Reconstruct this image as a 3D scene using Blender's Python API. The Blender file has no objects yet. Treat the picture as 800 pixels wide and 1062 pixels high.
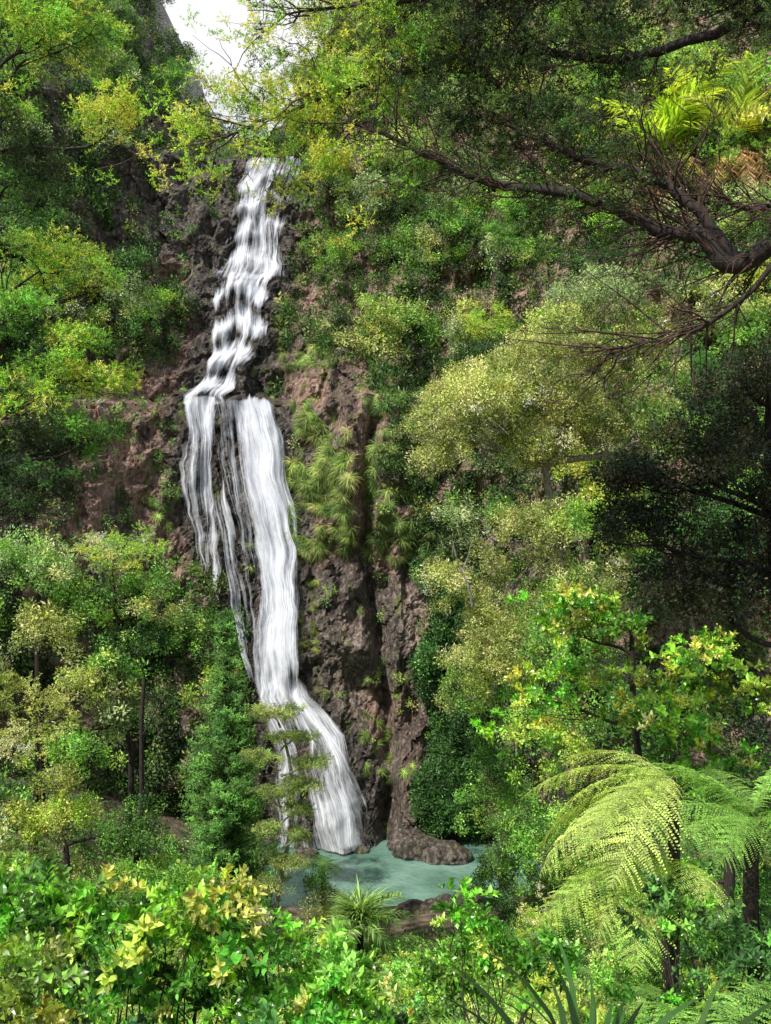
import bpy, math, random
import numpy as np
from mathutils import Vector
random.seed(7); rng=np.random.default_rng(11)
scene=bpy.context.scene
COL=scene.collection
sm=lambda x,a,b:(lambda t:t*t*(3-2*t))(np.clip((np.asarray(x,float)-a)/(b-a),0,1))
# ---------------------------------------------------------------- noise
def _h(i,j,k,s):
    n=(i*374761393+j*668265263+k*2147483647+s*974711)&0xffffffff
    n=((n^(n>>13))*1274126177)&0xffffffff
    n=((n^(n>>16))*2246822519)&0xffffffff
    return ((n^(n>>15))&0xffffff)/float(0xffffff)
def vn(x,y,z,s=0):
    x,y,z=np.broadcast_arrays(np.asarray(x,float),np.asarray(y,float),np.asarray(z,float))
    xi=np.floor(x).astype(np.int64);yi=np.floor(y).astype(np.int64);zi=np.floor(z).astype(np.int64)
    fx=x-xi;fy=y-yi;fz=z-zi
    fx=fx*fx*(3-2*fx);fy=fy*fy*(3-2*fy);fz=fz*fz*(3-2*fz)
    r=0
    for a in(0,1):
        for b in(0,1):
            for c in(0,1):
                w=(fx if a else 1-fx)*(fy if b else 1-fy)*(fz if c else 1-fz)
                r=r+w*_h(xi+a,yi+b,zi+c,s)
    return r
def fbm(x,y,z,s=0,o=4):
    r=0;a=.5;t=0
    for i in range(o):
        r=r+a*vn(x*2**i,y*2**i,z*2**i,s+i*7);t+=a;a*=.5
    return r/t
def cells(x,z,s):
    xi=np.floor(x).astype(np.int64);zi=np.floor(z).astype(np.int64)
    best=np.full(x.shape,9.);sec=np.full(x.shape,9.);val=np.zeros(x.shape)
    for a in(-1,0,1):
        for b in(-1,0,1):
            cx=xi+a+_h(xi+a,zi+b,xi*0+1,s);cz=zi+b+_h(xi+a,zi+b,xi*0+2,s)
            d=np.hypot(x-cx,z-cz);v=_h(xi+a,zi+b,xi*0+3,s)
            m=d<best
            sec=np.where(m,best,np.minimum(sec,d));val=np.where(m,v,val);best=np.where(m,d,best)
    return best,sec,val
# ---------------------------------------------------------------- materials
def newmat(n):
    m=bpy.data.materials.new(n);m.use_nodes=True;nt=m.node_tree;nt.nodes.clear()
    return m,nt,nt.nodes,nt.links
def leafmat(name,rough=.5,trans=.4,spec=.35):
    m,nt,N,L=newmat(name)
    o=N.new('ShaderNodeOutputMaterial')
    a=N.new('ShaderNodeAttribute');a.attribute_type='INSTANCER';a.attribute_name='col'
    b=N.new('ShaderNodeAttribute');b.attribute_type='GEOMETRY';b.attribute_name='lv'
    mr=N.new('ShaderNodeMapRange');mr.inputs['To Min'].default_value=.3;mr.inputs['To Max'].default_value=1.9
    L.new(b.outputs['Fac'],mr.inputs['Value'])
    vm=N.new('ShaderNodeVectorMath');vm.operation='SCALE'
    L.new(a.outputs['Color'],vm.inputs[0]);L.new(mr.outputs[0],vm.inputs['Scale'])
    p=N.new('ShaderNodeBsdfPrincipled');p.inputs['Roughness'].default_value=rough
    p.inputs['Specular IOR Level'].default_value=spec
    L.new(vm.outputs[0],p.inputs['Base Color'])
    t=N.new('ShaderNodeBsdfTranslucent')
    v2=N.new('ShaderNodeVectorMath');v2.operation='MULTIPLY';v2.inputs[1].default_value=(1.5,1.45,.7)
    L.new(vm.outputs[0],v2.inputs[0]);L.new(v2.outputs[0],t.inputs['Color'])
    mx=N.new('ShaderNodeMixShader');mx.inputs[0].default_value=trans
    L.new(p.outputs[0],mx.inputs[1]);L.new(t.outputs[0],mx.inputs[2]);L.new(mx.outputs[0],o.inputs[0])
    return m
M_leaf=leafmat('leaf',.46,.34,.5);M_gloss=leafmat('glossy_leaf',.28,.32,.6);M_fern=leafmat('fern_leaf',.55,.38,.3)
def barkmat(name,c1,c2):
    m,nt,N,L=newmat(name)
    o=N.new('ShaderNodeOutputMaterial');p=N.new('ShaderNodeBsdfPrincipled');p.inputs['Roughness'].default_value=.85
    tc=N.new('ShaderNodeTexCoord');n=N.new('ShaderNodeTexNoise');n.inputs['Scale'].default_value=7;n.inputs['Detail'].default_value=6
    mp=N.new('ShaderNodeMapping');mp.inputs['Scale'].default_value=(3,3,.7)
    L.new(tc.outputs['Object'],mp.inputs[0]);L.new(mp.outputs[0],n.inputs['Vector'])
    r=N.new('ShaderNodeValToRGB');r.color_ramp.elements[0].position=.35;r.color_ramp.elements[1].position=.65
    r.color_ramp.elements[0].color=(*c1,1);r.color_ramp.elements[1].color=(*c2,1)
    L.new(n.outputs[0],r.inputs[0]);L.new(r.outputs[0],p.inputs['Base Color'])
    b=N.new('ShaderNodeBump');b.inputs['Strength'].default_value=.6;b.inputs['Distance'].default_value=.03
    L.new(n.outputs[0],b.inputs['Height']);L.new(b.outputs[0],p.inputs['Normal']);L.new(p.outputs[0],o.inputs[0])
    return m
M_bark=barkmat('dark_bark',(.012,.009,.007),(.05,.034,.025))
M_barkp=barkmat('pale_bark',(.12,.1,.08),(.42,.38,.31))
M_twig=barkmat('twig_bark',(.03,.016,.011),(.11,.06,.037))
def rockmat():
    m,nt,N,L=newmat('wet_volcanic_rock')
    o=N.new('ShaderNodeOutputMaterial');p=N.new('ShaderNodeBsdfPrincipled')
    tc=N.new('ShaderNodeTexCoord')
    def noise(s,d=8,sc=(1,1,1)):
        mp=N.new('ShaderNodeMapping');mp.inputs['Scale'].default_value=sc;L.new(tc.outputs['Object'],mp.inputs[0])
        n=N.new('ShaderNodeTexNoise');n.inputs['Scale'].default_value=s;n.inputs['Detail'].default_value=d;n.inputs['Roughness'].default_value=.7
        L.new(mp.outputs[0],n.inputs['Vector']);return n
    def ramp(src,st):
        r=N.new('ShaderNodeValToRGB');e=r.color_ramp.elements
        while len(e)<len(st):e.new(.5)
        for q,(ps,c) in zip(e,st):q.position=ps;q.color=(*c,1)
        L.new(src,r.inputs[0]);return r
    def mix(f,a,b):
        x=N.new('ShaderNodeMix');x.data_type='RGBA';L.new(f,x.inputs[0]);L.new(a,x.inputs[6]);L.new(b,x.inputs[7]);return x.outputs[2]
    n2=noise(4,10,(1,1,.6))
    c1=ramp(n2.outputs[0],[(.3,(.07,.036,.027)),(.43,(.26,.14,.1)),(.54,(.44,.27,.2)),(.66,(.66,.52,.43))])
    c2=ramp(n2.outputs[0],[(.34,(.025,.02,.017)),(.46,(.15,.115,.09)),(.55,(.32,.25,.2)),(.66,(.6,.52,.45))])
    ra=N.new('ShaderNodeAttribute');ra.attribute_name='red'
    base=mix(ra.outputs['Fac'],c2.outputs[0],c1.outputs[0])
    at=N.new('ShaderNodeAttribute');at.attribute_name='wet'
    wetc=ramp(n2.outputs[0],[(.3,(.009,.008,.007)),(.5,(.05,.041,.035)),(.64,(.24,.2,.17))])
    b2=mix(at.outputs['Fac'],base,wetc.outputs[0])
    moss=ramp(noise(1.3,9,(1,1,.5)).outputs[0],[(.56,(0,0,0)),(.65,(1,1,1))])
    mc=ramp(n2.outputs[0],[(.3,(.04,.06,.01)),(.65,(.22,.26,.06))])
    b3=mix(moss.outputs[0],b2,mc.outputs[0])
    L.new(b3,p.inputs['Base Color'])
    mr=N.new('ShaderNodeMapRange');mr.inputs['To Min'].default_value=.75;mr.inputs['To Max'].default_value=.3
    L.new(at.outputs['Fac'],mr.inputs['Value']);L.new(mr.outputs[0],p.inputs['Roughness'])
    bp=N.new('ShaderNodeBump');bp.inputs['Strength'].default_value=1;bp.inputs['Distance'].default_value=.35
    L.new(n2.outputs[0],bp.inputs['Height']);L.new(bp.outputs[0],p.inputs['Normal'])
    L.new(p.outputs[0],o.inputs[0]);return m
M_rock=rockmat()
def groundmat():
    m,nt,N,L=newmat('forest_floor')
    o=N.new('ShaderNodeOutputMaterial');p=N.new('ShaderNodeBsdfPrincipled');p.inputs['Roughness'].default_value=.95
    tc=N.new('ShaderNodeTexCoord');n=N.new('ShaderNodeTexNoise');n.inputs['Scale'].default_value=2;n.inputs['Detail'].default_value=12
    L.new(tc.outputs['Object'],n.inputs['Vector'])
    r=N.new('ShaderNodeValToRGB');e=r.color_ramp.elements;e[0].position=.35;e[0].color=(.03,.03,.012,1);e[1].position=.7;e[1].color=(.22,.16,.11,1)
    L.new(n.outputs[0],r.inputs[0]);L.new(r.outputs[0],p.inputs['Base Color'])
    b=N.new('ShaderNodeBump');b.inputs['Distance'].default_value=.2;L.new(n.outputs[0],b.inputs['Height']);L.new(b.outputs[0],p.inputs['Normal'])
    L.new(p.outputs[0],o.inputs[0]);return m
M_ground=groundmat()
def poolmat():
    m,nt,N,L=newmat('pool_water')
    o=N.new('ShaderNodeOutputMaterial');p=N.new('ShaderNodeBsdfPrincipled');p.inputs['Roughness'].default_value=.1
    p.inputs['IOR'].default_value=1.33
    tc=N.new('ShaderNodeTexCoord');n=N.new('ShaderNodeTexNoise');n.inputs['Scale'].default_value=.5;n.inputs['Detail'].default_value=3
    L.new(tc.outputs['Object'],n.inputs['Vector'])
    r=N.new('ShaderNodeValToRGB');e=r.color_ramp.elements;e[0].position=.35;e[0].color=(.1,.2,.15,1);e[1].position=.65;e[1].color=(.2,.34,.27,1)
    L.new(n.outputs[0],r.inputs[0]);L.new(r.outputs[0],p.inputs['Base Color'])
    n2=N.new('ShaderNodeTexNoise');n2.inputs['Scale'].default_value=3.5;n2.inputs['Detail'].default_value=5;L.new(tc.outputs['Object'],n2.inputs['Vector'])
    b=N.new('ShaderNodeBump');b.inputs['Distance'].default_value=.08;b.inputs['Strength'].default_value=.8;L.new(n2.outputs[0],b.inputs['Height']);L.new(b.outputs[0],p.inputs['Normal'])
    L.new(p.outputs[0],o.inputs[0]);return m
M_pool=poolmat()
def fallmat():
    m,nt,N,L=newmat('falling_water')
    o=N.new('ShaderNodeOutputMaterial')
    uv=N.new('ShaderNodeTexCoord')
    def noise(sx,sy,d):
        mp=N.new('ShaderNodeMapping');mp.inputs['Scale'].default_value=(sx,sy,1);L.new(uv.outputs['UV'],mp.inputs[0])
        n=N.new('ShaderNodeTexNoise');n.inputs['Scale'].default_value=1;n.inputs['Detail'].default_value=d;n.inputs['Roughness'].default_value=.62
        L.new(mp.outputs[0],n.inputs['Vector']);return n.outputs[0]
    a=noise(2.8,.16,5);b=noise(15,.3,4);c=noise(6,1.8,6)
    def math_(op,x,y,c=False):
        q=N.new('ShaderNodeMath');q.operation=op;q.use_clamp=c
        for i,v in enumerate((x,y)):
            if isinstance(v,(int,float)):q.inputs[i].default_value=v
            else:L.new(v,q.inputs[i])
        return q.outputs[0]
    s=math_('ADD',math_('ADD',math_('MULTIPLY',a,.4),math_('MULTIPLY',b,.4)),math_('MULTIPLY',c,.2))
    at=N.new('ShaderNodeAttribute');at.attribute_name='dens'
    t=math_('ADD',math_('SUBTRACT',s,.5),math_('MULTIPLY',math_('SUBTRACT',at.outputs['Fac'],.5),.36))
    al=math_('MULTIPLY',math_('ADD',t,.06),4.2,True)
    d=N.new('ShaderNodeBsdfPrincipled');d.inputs['Roughness'].default_value=.7;d.inputs['Specular IOR Level'].default_value=.2
    r=N.new('ShaderNodeValToRGB');e=r.color_ramp.elements;e[0].position=.36;e[0].color=(.46,.49,.56,1);e[1].position=.56;e[1].color=(.84,.85,.89,1)
    L.new(s,r.inputs[0]);L.new(r.outputs[0],d.inputs['Base Color'])
    bp=N.new('ShaderNodeBump');bp.inputs['Distance'].default_value=.08;bp.inputs['Strength'].default_value=.3;L.new(s,bp.inputs['Height']);L.new(bp.outputs[0],d.inputs['Normal'])
    tr=N.new('ShaderNodeBsdfTransparent');mx=N.new('ShaderNodeMixShader')
    L.new(math_('MULTIPLY',al,.88),mx.inputs[0]);L.new(tr.outputs[0],mx.inputs[1]);L.new(d.outputs[0],mx.inputs[2]);L.new(mx.outputs[0],o.inputs[0])
    return m
M_fall=fallmat()
# ---------------------------------------------------------------- helpers
def mkobj(name,V,F,mat,parent=None,smooth=False):
    me=bpy.data.meshes.new(name);me.from_pydata([tuple(v) for v in V],[],F);me.materials.append(mat)
    if smooth:me.polygons.foreach_set('use_smooth',[True]*len(me.polygons))
    ob=bpy.data.objects.new(name,me);COL.objects.link(ob)
    if parent:ob.parent=parent
    return ob
def empty(name,loc=(0,0,0)):
    e=bpy.data.objects.new(name,None);COL.objects.link(e);return e
def gridfaces(nr,nc):
    return [(r*nc+c,r*nc+c+1,(r+1)*nc+c+1,(r+1)*nc+c) for r in range(nr-1) for c in range(nc-1)]
class Tubes:
    def __init__(s):s.V=[];s.F=[]
    def add(s,pts,rad,seg=6):
        pts=[Vector(p) for p in pts];n=len(pts)
        if not hasattr(rad,'__len__'):rad=[rad]*n
        elif len(rad)==2 and n>2:rad=[rad[0]+(rad[1]-rad[0])*i/(n-1) for i in range(n)]
        base=len(s.V)
        for i,p in enumerate(pts):
            d=(pts[min(i+1,n-1)]-pts[max(i-1,0)]).normalized()
            u=d.cross(Vector((.31,.2,.93)))
            if u.length<.05:u=d.cross(Vector((1,0,0)))
            u.normalize();w=d.cross(u)
            for k in range(seg):
                a=2*math.pi*k/seg;s.V.append(tuple(p+(u*math.cos(a)+w*math.sin(a))*rad[i]))
        for i in range(n-1):
            for k in range(seg):
                a=base+i*seg+k;b=base+i*seg+(k+1)%seg;s.F.append((a,b,b+seg,a+seg))
    def obj(s,name,mat,parent=None):
        return mkobj(name,s.V,s.F,mat,parent,True)
def wander(a,b,n,j,sag=0):
    a=Vector(a);b=Vector(b);L=(b-a).length;out=[]
    ph=[random.uniform(-1,1) for _ in range(6)]
    for i in range(n+1):
        t=i/n;p=a.lerp(b,t);e=math.sin(math.pi*t)
        p+=Vector((ph[0]*e+ph[1]*math.sin(6.3*t),ph[2]*e+ph[3]*math.sin(6.3*t),ph[4]*e+ph[5]*math.sin(6.3*t)))*j*L
        p.z+=sag*e*L;out.append(p)
    return out
def smoothpath(P,k=5):
    P=[Vector(p) for p in P];out=[]
    for i in range(len(P)-1):
        p0=P[max(i-1,0)];p1=P[i];p2=P[i+1];p3=P[min(i+2,len(P)-1)]
        for j in range(k):
            t=j/k
            out.append(.5*((2*p1)+(p2-p0)*t+(2*p0-5*p1+4*p2-p3)*t*t+(3*p1-p0-3*p2+p3)*t**3))
    out.append(P[-1]);return out
# ---------------------------------------------------------------- leaf prototypes (data only; instanced on foliage points)
def unit(a):return a/np.maximum(np.linalg.norm(a,axis=-1,keepdims=True),1e-6)
class Leaves:
    def __init__(s):s.V=[];s.F=[];s.A=[]
    def simple(s,P,D,Nn,Ln,W,droop=.15,lv=None):
        for p,d,n,l,w in zip(P,D,Nn,Ln,W):
            sd=np.cross(d,n);sd/=max(np.linalg.norm(sd),1e-6);b=len(s.V);v=random.random() if lv is None else lv
            s.V+=[p,p+d*l*.45+sd*w/2+n*w*.12,p+d*l-n*l*droop,p+d*l*.45-sd*w/2+n*w*.12]
            s.F+=[(b,b+1,b+2),(b,b+2,b+3)];s.A+=[v]*4
    def broad(s,p,d,n,l,w,droop=.3):
        sd=np.cross(d,n);sd/=max(np.linalg.norm(sd),1e-6);n=np.cross(sd,d);b=len(s.V);v=random.random()
        q=lambda t,k:p+d*l*t+sd*w*k+n*(abs(k)*w*.35-droop*l*t*t)
        s.V+=[q(0,0),q(.28,.4),q(.62,.46),q(.85,.22),q(1,0),q(.85,-.22),q(.62,-.46),q(.28,-.4),q(.28,0),q(.62,0),q(.85,0)]
        f=[(0,8,1),(0,7,8),(8,9,2,1),(7,6,9,8),(9,10,3,2),(6,5,10,9),(10,4,3),(5,4,10)]
        s.F+=[tuple(b+i for i in t) for t in f];s.A+=[v]*11
    def strap(s,path,w,lv=None):
        v=random.random() if lv is None else lv
        n=len(path);b=len(s.V)
        for i,p in enumerate(path):
            p=np.array(p);d=np.array(path[min(i+1,n-1)])-np.array(path[max(i-1,0)]);sd=np.cross(d,(0,0,1.));l=np.linalg.norm(sd)
            sd=sd/l if l>1e-5 else np.array((1.,0,0));t=i/(n-1);ww=w*min(1,(1-t)*2.2+.02)*min(1,.5+t*4)
            s.V+=[p-sd*ww/2,p+sd*ww/2]
        s.A+=[v]*(2*n)
        s.F+=[(b+2*i,b+2*i+1,b+2*i+3,b+2*i+2) for i in range(n-1)]
    def build(s,name,mat):
        me=bpy.data.meshes.new(name);me.from_pydata([tuple(map(float,v)) for v in s.V],[],s.F);me.materials.append(mat)
        a=me.attributes.new('lv','FLOAT','POINT');a.data.foreach_set('value',np.array(s.A,dtype=np.float32))
        return bpy.data.objects.new(name,me)
def rdir(n,up=0.):
    d=rng.normal(size=(n,3));d=unit(d);d[:,2]+=up;return unit(d)
def proto_clump(n=60,l=.18,w=.085):
    L=Leaves();d=rdir(n,.3);P=d*(rng.random((n,1))**.5)*.48;D=unit(d+rdir(n)*.8);Nn=unit(rdir(n)*.7+np.array([0,-.3,1.]))
    L.simple(P,D,Nn,l*rng.uniform(.6,1.35,n),w*rng.uniform(.7,1.3,n));return L.build('leaf_clump',M_leaf)
def proto_fine(n=10,m=16):
    L=Leaves()
    for i in range(n):
        d=rdir(1,.35)[0];o=rng.normal(size=3)*.08;ln=rng.uniform(.32,.58)
        for k in range(m):
            t=.15+.85*k/m;p=o+d*ln*t-np.array([0,0,.12])*t*t
            D=unit(d*.6+rdir(1)[0]);L.simple([p],[D],[unit(rdir(1)[0]+np.array([0,0,.8]))],[rng.uniform(.07,.14)],[rng.uniform(.025,.042)])
    return L.build('fine_sprig',M_leaf)
def proto_broad(nt=5,nl=9,l=.26,w=.1):
    L=Leaves()
    for i in range(nt):
        d=rdir(1,1.)[0];o=rng.normal(size=3)*.1;ln=rng.uniform(.3,.55)
        for k in range(nl):
            t=.25+.75*k/(nl-1);p=o+d*ln*t;a=k*2.4+i
            r=np.array([math.cos(a),math.sin(a),.35+.5*t]);D=unit(r+d*(.2+t*.6))
            L.broad(p,D,np.array([0,0,1.])+rng.normal(size=3)*.25,l*rng.uniform(.6,1.15)*(1.1-.4*t),w*rng.uniform(.75,1.2),rng.uniform(.1,.4))
    return L.build('broadleaf_sprig',M_gloss)
def arc(Lr,up,droop,n):
    pts=[];x=z=0.
    for i in range(n+1):
        t=i/n;pts.append(np.array([x,0,z]));a=up-(up+droop)*t**1.1;x+=math.cos(a)*Lr/n;z+=math.sin(a)*Lr/n
    return pts
def proto_frond(pairs=42,sub=16,up=.6,droop=.5):
    L=Leaves();pts=arc(1,up,droop,pairs)
    for i in range(2,pairs):
        t=i/pairs;T=unit(pts[i+1]-pts[i-1]);up_=np.cross(T,(0,1.,0));up_=-up_ if up_[2]<0 else up_
        pl=.24*math.sin(math.pi*(t*.86+.1))**.75*(1 if t<.85 else (1.02-t)/.17)
        for sgn in(-1,1):
            D=unit(np.array([0,sgn,0])*1.+T*.5-up_*.1+rng.normal(size=3)*.1);v=random.random();pq=pl*rng.uniform(.8,1.1)
            for k in range(sub):
                s=(k+.5)/sub;p=pts[i]+D*pq*s-np.array([0,0,1.])*pl*.35*s*s;q=.027*(1-s*.8)*max(pl/.25,.35)
                for g in(-1,1):
                    side=unit(np.cross(D,up_))*g
                    L.simple([p],[unit(side+D*.5+rng.normal(size=3)*.15)],[unit(up_+rng.normal(size=3)*.2)],[q*rng.uniform(.75,1.2)],[.013*max(pl/.25,.4)],.1,lv=v*.6+.4*random.random())
    L.strap([p+np.array([0,0,.002]) for p in pts[::3]]+[pts[-1]],.01,.3)
    return L.build('fern_frond',M_fern)
def proto_pinnate(pairs=34,up=1.2,droop=.1,ll=.34):
    L=Leaves();pts=arc(1,up,droop,pairs)
    for i in range(4,pairs):
        t=i/pairs;T=unit(pts[i+1]-pts[i-1]);up_=np.cross(T,(0,1.,0))
        for sgn in(-1,1):
            D=unit(np.array([0,sgn*1.,0])+T*1.1+up_*.3*rng.normal()+rng.normal(size=3)*.06);l=ll*(1.1-.6*t)
            L.strap([pts[i],pts[i]+D*l*.5,pts[i]+D*l-np.array([0,0,.05])],.026)
    L.strap(pts[::3]+[pts[-1]],.02,.4)
    return L.build('palm_frond',M_fern)
def proto_tuft(n=34,up=(0.3,1.4),droop=1.1,w=.035,ln=(.6,1.1)):
    L=Leaves()
    for i in range(n):
        a=random.uniform(0,6.283);p=arc(random.uniform(*ln),random.uniform(*up),droop*random.uniform(.6,1.2),7)
        c,s_=math.cos(a),math.sin(a);L.strap([np.array([q[0]*c,q[0]*s_,q[2]]) for q in p],w*random.uniform(.7,1.2))
    return L.build('strap_tuft',M_fern)
PR={'clump':[proto_clump(),proto_clump(50,.22,.1),proto_clump(66,.15,.075)],'fine':[proto_fine(),proto_fine(9,18)],'broad':[proto_broad(),proto_broad(4,11),proto_broad(6,7,.22,.085)],
 'frond':[proto_frond(),proto_frond(40,16,.35,.7)],'palm':[proto_pinnate(),proto_pinnate(30,.7,.6)],
 'tuft':[proto_tuft(60,(-.3,1.0),1.6,.022,(.5,1.1)),proto_tuft(50,(-.3,.7),1.6,.026,(.6,1.2))],'flax':[proto_tuft(26,(.5,1.5),.3,.05,(.8,1.2))]}
NG={}
def nodegroup(ob):
    if ob.name in NG:return NG[ob.name]
    g=bpy.data.node_groups.new('scatter_'+ob.name,'GeometryNodeTree')
    g.interface.new_socket(name='Geometry',in_out='INPUT',socket_type='NodeSocketGeometry')
    g.interface.new_socket(name='Geometry',in_out='OUTPUT',socket_type='NodeSocketGeometry')
    N=g.nodes;L=g.links;i=N.new('NodeGroupInput');o=N.new('NodeGroupOutput')
    ip=N.new('GeometryNodeInstanceOnPoints');oi=N.new('GeometryNodeObjectInfo');oi.inputs['Object'].default_value=ob
    oi.inputs['As Instance'].default_value=True
    r=N.new('GeometryNodeInputNamedAttribute');r.data_type='FLOAT_VECTOR';r.inputs['Name'].default_value='rot'
    s=N.new('GeometryNodeInputNamedAttribute');s.data_type='FLOAT';s.inputs['Name'].default_value='scl'
    e=N.new('FunctionNodeEulerToRotation')
    L.new(i.outputs[0],ip.inputs['Points']);L.new(oi.outputs['Geometry'],ip.inputs['Instance'])
    L.new(r.outputs['Attribute'],e.inputs[0]);L.new(e.outputs[0],ip.inputs['Rotation']);L.new(s.outputs['Attribute'],ip.inputs['Scale'])
    L.new(ip.outputs[0],o.inputs[0]);NG[ob.name]=g;return g
class Fol:
    """a mass of foliage: sprigs of several kinds on points"""
    def __init__(s):s.d={}
    def add(s,kind,P,R,S,C):
        P=np.atleast_2d(P);n=len(P)
        S=np.broadcast_to(S,(n,));C=np.broadcast_to(C,(n,3));R=np.broadcast_to(R,(n,3))
        pick=rng.integers(0,len(PR[kind]),n)
        for v in range(len(PR[kind])):
            m=pick==v
            if m.any():s.d.setdefault((kind,v),[]).append((P[m],R[m],S[m],C[m]))
    def build(s,name,parent=None):
        if parent is None and len(s.d)>1:parent=empty(name)
        for (k,v),lst in s.d.items():
            P,R,S,C=[np.concatenate([q[i] for q in lst]).astype(np.float32) for i in range(4)]
            n=len(P);me=bpy.data.meshes.new(name+'_'+k);me.vertices.add(n);me.vertices.foreach_set('co',P.ravel())
            a=me.attributes.new('rot','FLOAT_VECTOR','POINT');a.data.foreach_set('vector',R.ravel())
            a=me.attributes.new('scl','FLOAT','POINT');a.data.foreach_set('value',S)
            a=me.attributes.new('col','FLOAT_COLOR','POINT');a.data.foreach_set('color',np.c_[C,np.ones(n)].astype(np.float32).ravel())
            ob=bpy.data.objects.new((k+'_foliage') if parent else name,me);COL.objects.link(ob)
            if parent:ob.parent=parent
            mo=ob.modifiers.new('sprigs','NODES');mo.node_group=nodegroup(PR[k][v])
def aim(D,jit=.35):
    D=unit(D+rng.normal(size=D.shape)*jit)
    return np.c_[np.arccos(np.clip(D[:,2],-1,1)),rng.normal(size=len(D))*.3,np.arctan2(D[:,0],-D[:,1])]
GAIN=2.0
def shade(pal,n,var=.25,pw=None):
    pal=np.array(pal);i=rng.integers(0,len(pal),n);j=rng.integers(0,len(pal),n);t=rng.random((n,1))
    return np.minimum((pal[i]*(1-t)+pal[j]*t)*np.exp(rng.normal(size=(n,1))*var)*GAIN,.66)
def crown(F,c,r,kind,sc,pal,lobes=8,dens=2.0,var=.3,bottom=-.4,lr=.48,lv=.32):
    c=np.array(c,float);r=np.array(r if hasattr(r,'__len__') else (r,r,r*.8),float)
    cen=[]
    for k in range(lobes):
        d=rdir(1,.25)[0];q=c+d*r*rng.uniform(.35,.78) if lobes>1 else c
        R=r*lr*rng.uniform(.6,1.2) if lobes>1 else r
        area=4*math.pi*(R[0]*R[1]*R[2])**(2/3)*.72
        n=max(6,int(dens*area/sc**2));D=rdir(n,.15);D=D[D[:,2]>bottom];n=len(D)
        bump=.66+.62*vn(D[:,0]*2.3+k*9,D[:,1]*2.3,D[:,2]*2.3,5)
        P=q+D*R*(bump*rng.uniform(.7,1.08,n))[:,None]
        C=shade(pal,n,var)*math.exp(rng.normal()*lv)
        F.add(kind,P,aim(unit(D+np.array([0,0,.3]))),sc*rng.uniform(.65,1.3,n),np.minimum(C,.66));cen.append(q)
    return cen
# palettes (linear albedo; the darkest one also carries shade)
LIME=[(.21,.36,.035),(.16,.30,.03),(.29,.40,.06)]
OLIVE=[(.22,.26,.075),(.165,.21,.06),(.29,.295,.115)]
MID=[(.09,.19,.03),(.13,.245,.04),(.075,.155,.035)]
BRIGHT=[(.09,.25,.025),(.15,.34,.035),(.05,.16,.02)]
SHADED=[(.012,.022,.009),(.02,.034,.012),(.008,.016,.008),(.034,.028,.014)]  # shade of backlit foliage put into the colour
DEEP=[(.032,.08,.018),(.048,.108,.023),(.022,.055,.016)]
GREY=[(.15,.205,.09),(.185,.235,.12),(.115,.165,.07)]
# ---------------------------------------------------------------- falls path (world metres): z, x_left, x_right, y
T1=[(45.5,-10.2,-5.8,71.5),(44.9,-10.4,-5.7,68.4),(42.5,-10.7,-6.4,67.3),(39.9,-10.8,-6.7,66),(37,-11.1,-6.8,65),(34.6,-11.5,-6.9,64.3)]
T2=[(36.2,-11.7,-6.9,64.8),(34.8,-12,-7.1,63.5),(33,-11.7,-7.3,62.7),(31.2,-11.5,-7.7,62),(30.3,-11.5,-8.1,61.6),(29.3,-11.6,-8.9,61),(28.2,-11.8,-9.4,60.5),(27.0,-12.3,-9.7,60),(26.1,-12.3,-9.2,58.8)]
T3=[(27.2,-10.6,-6.5,60),(26.5,-10.6,-6.4,57.7),(24.5,-10.3,-6.1,57.2),(21.75,-9.8,-5.7,56.5),(19.5,-9.2,-5.2,56),(14,-8.0,-4.9,55),(10,-7.6,-4.7,54.3),(8.4,-7.5,-4.4,53.8)]
T3S=[(23.5,-10.6,-9.4,56.8),(20,-10.0,-8.7,56.2),(16,-9.3,-7.9,55.6),(12,-8.4,-7.1,54.8),(9.5,-7.6,-6.4,54.2)]
T3L=[(27.1,-12.4,-9.6,59.6),(26.4,-12.5,-9.6,57.6),(20,-12.2,-9.2,56.8),(12.5,-11.3,-8.4,55.8)]
T4=[(11.2,-7.6,-4.8,54.6),(9.6,-7.5,-4.1,53.8),(8.6,-7.2,-3.1,53.3),(7.6,-6.8,-2.1,52.9),(4.5,-6.5,-.6,51.6),(1.9,-6.3,.2,50.6)]
_cz=[2,4.5,7.9,10,14,19.5,22,26.5,27.2,31.5,35,40,45,46]
_cl=[-6.1,-6.3,-6.8,-7.6,-8.2,-11.8,-12.2,-12.4,-12.4,-11.7,-12,-10.9,-10.6,-10.5]
_cr=[.1,-.5,-1.8,-4.6,-4.8,-5.0,-5.6,-6.4,-7.4,-7.4,-6.8,-6.5,-5.6,-5.5]
ZS=[-3,2,8,10,26,26.6,27.1,35,35.6,45,45.4,50,62,90];YS=[54,53.4,54.5,55,57.8,58.2,60.6,64,65.2,68.8,70.5,74.5,88,118]
def capH(x):
    return np.interp(x,[-60,-30,-21,-18.5,-16,-13,-9,-6.5,-3.5,60],[90,80,68,58,51,48.3,48,54,90,90])
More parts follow.
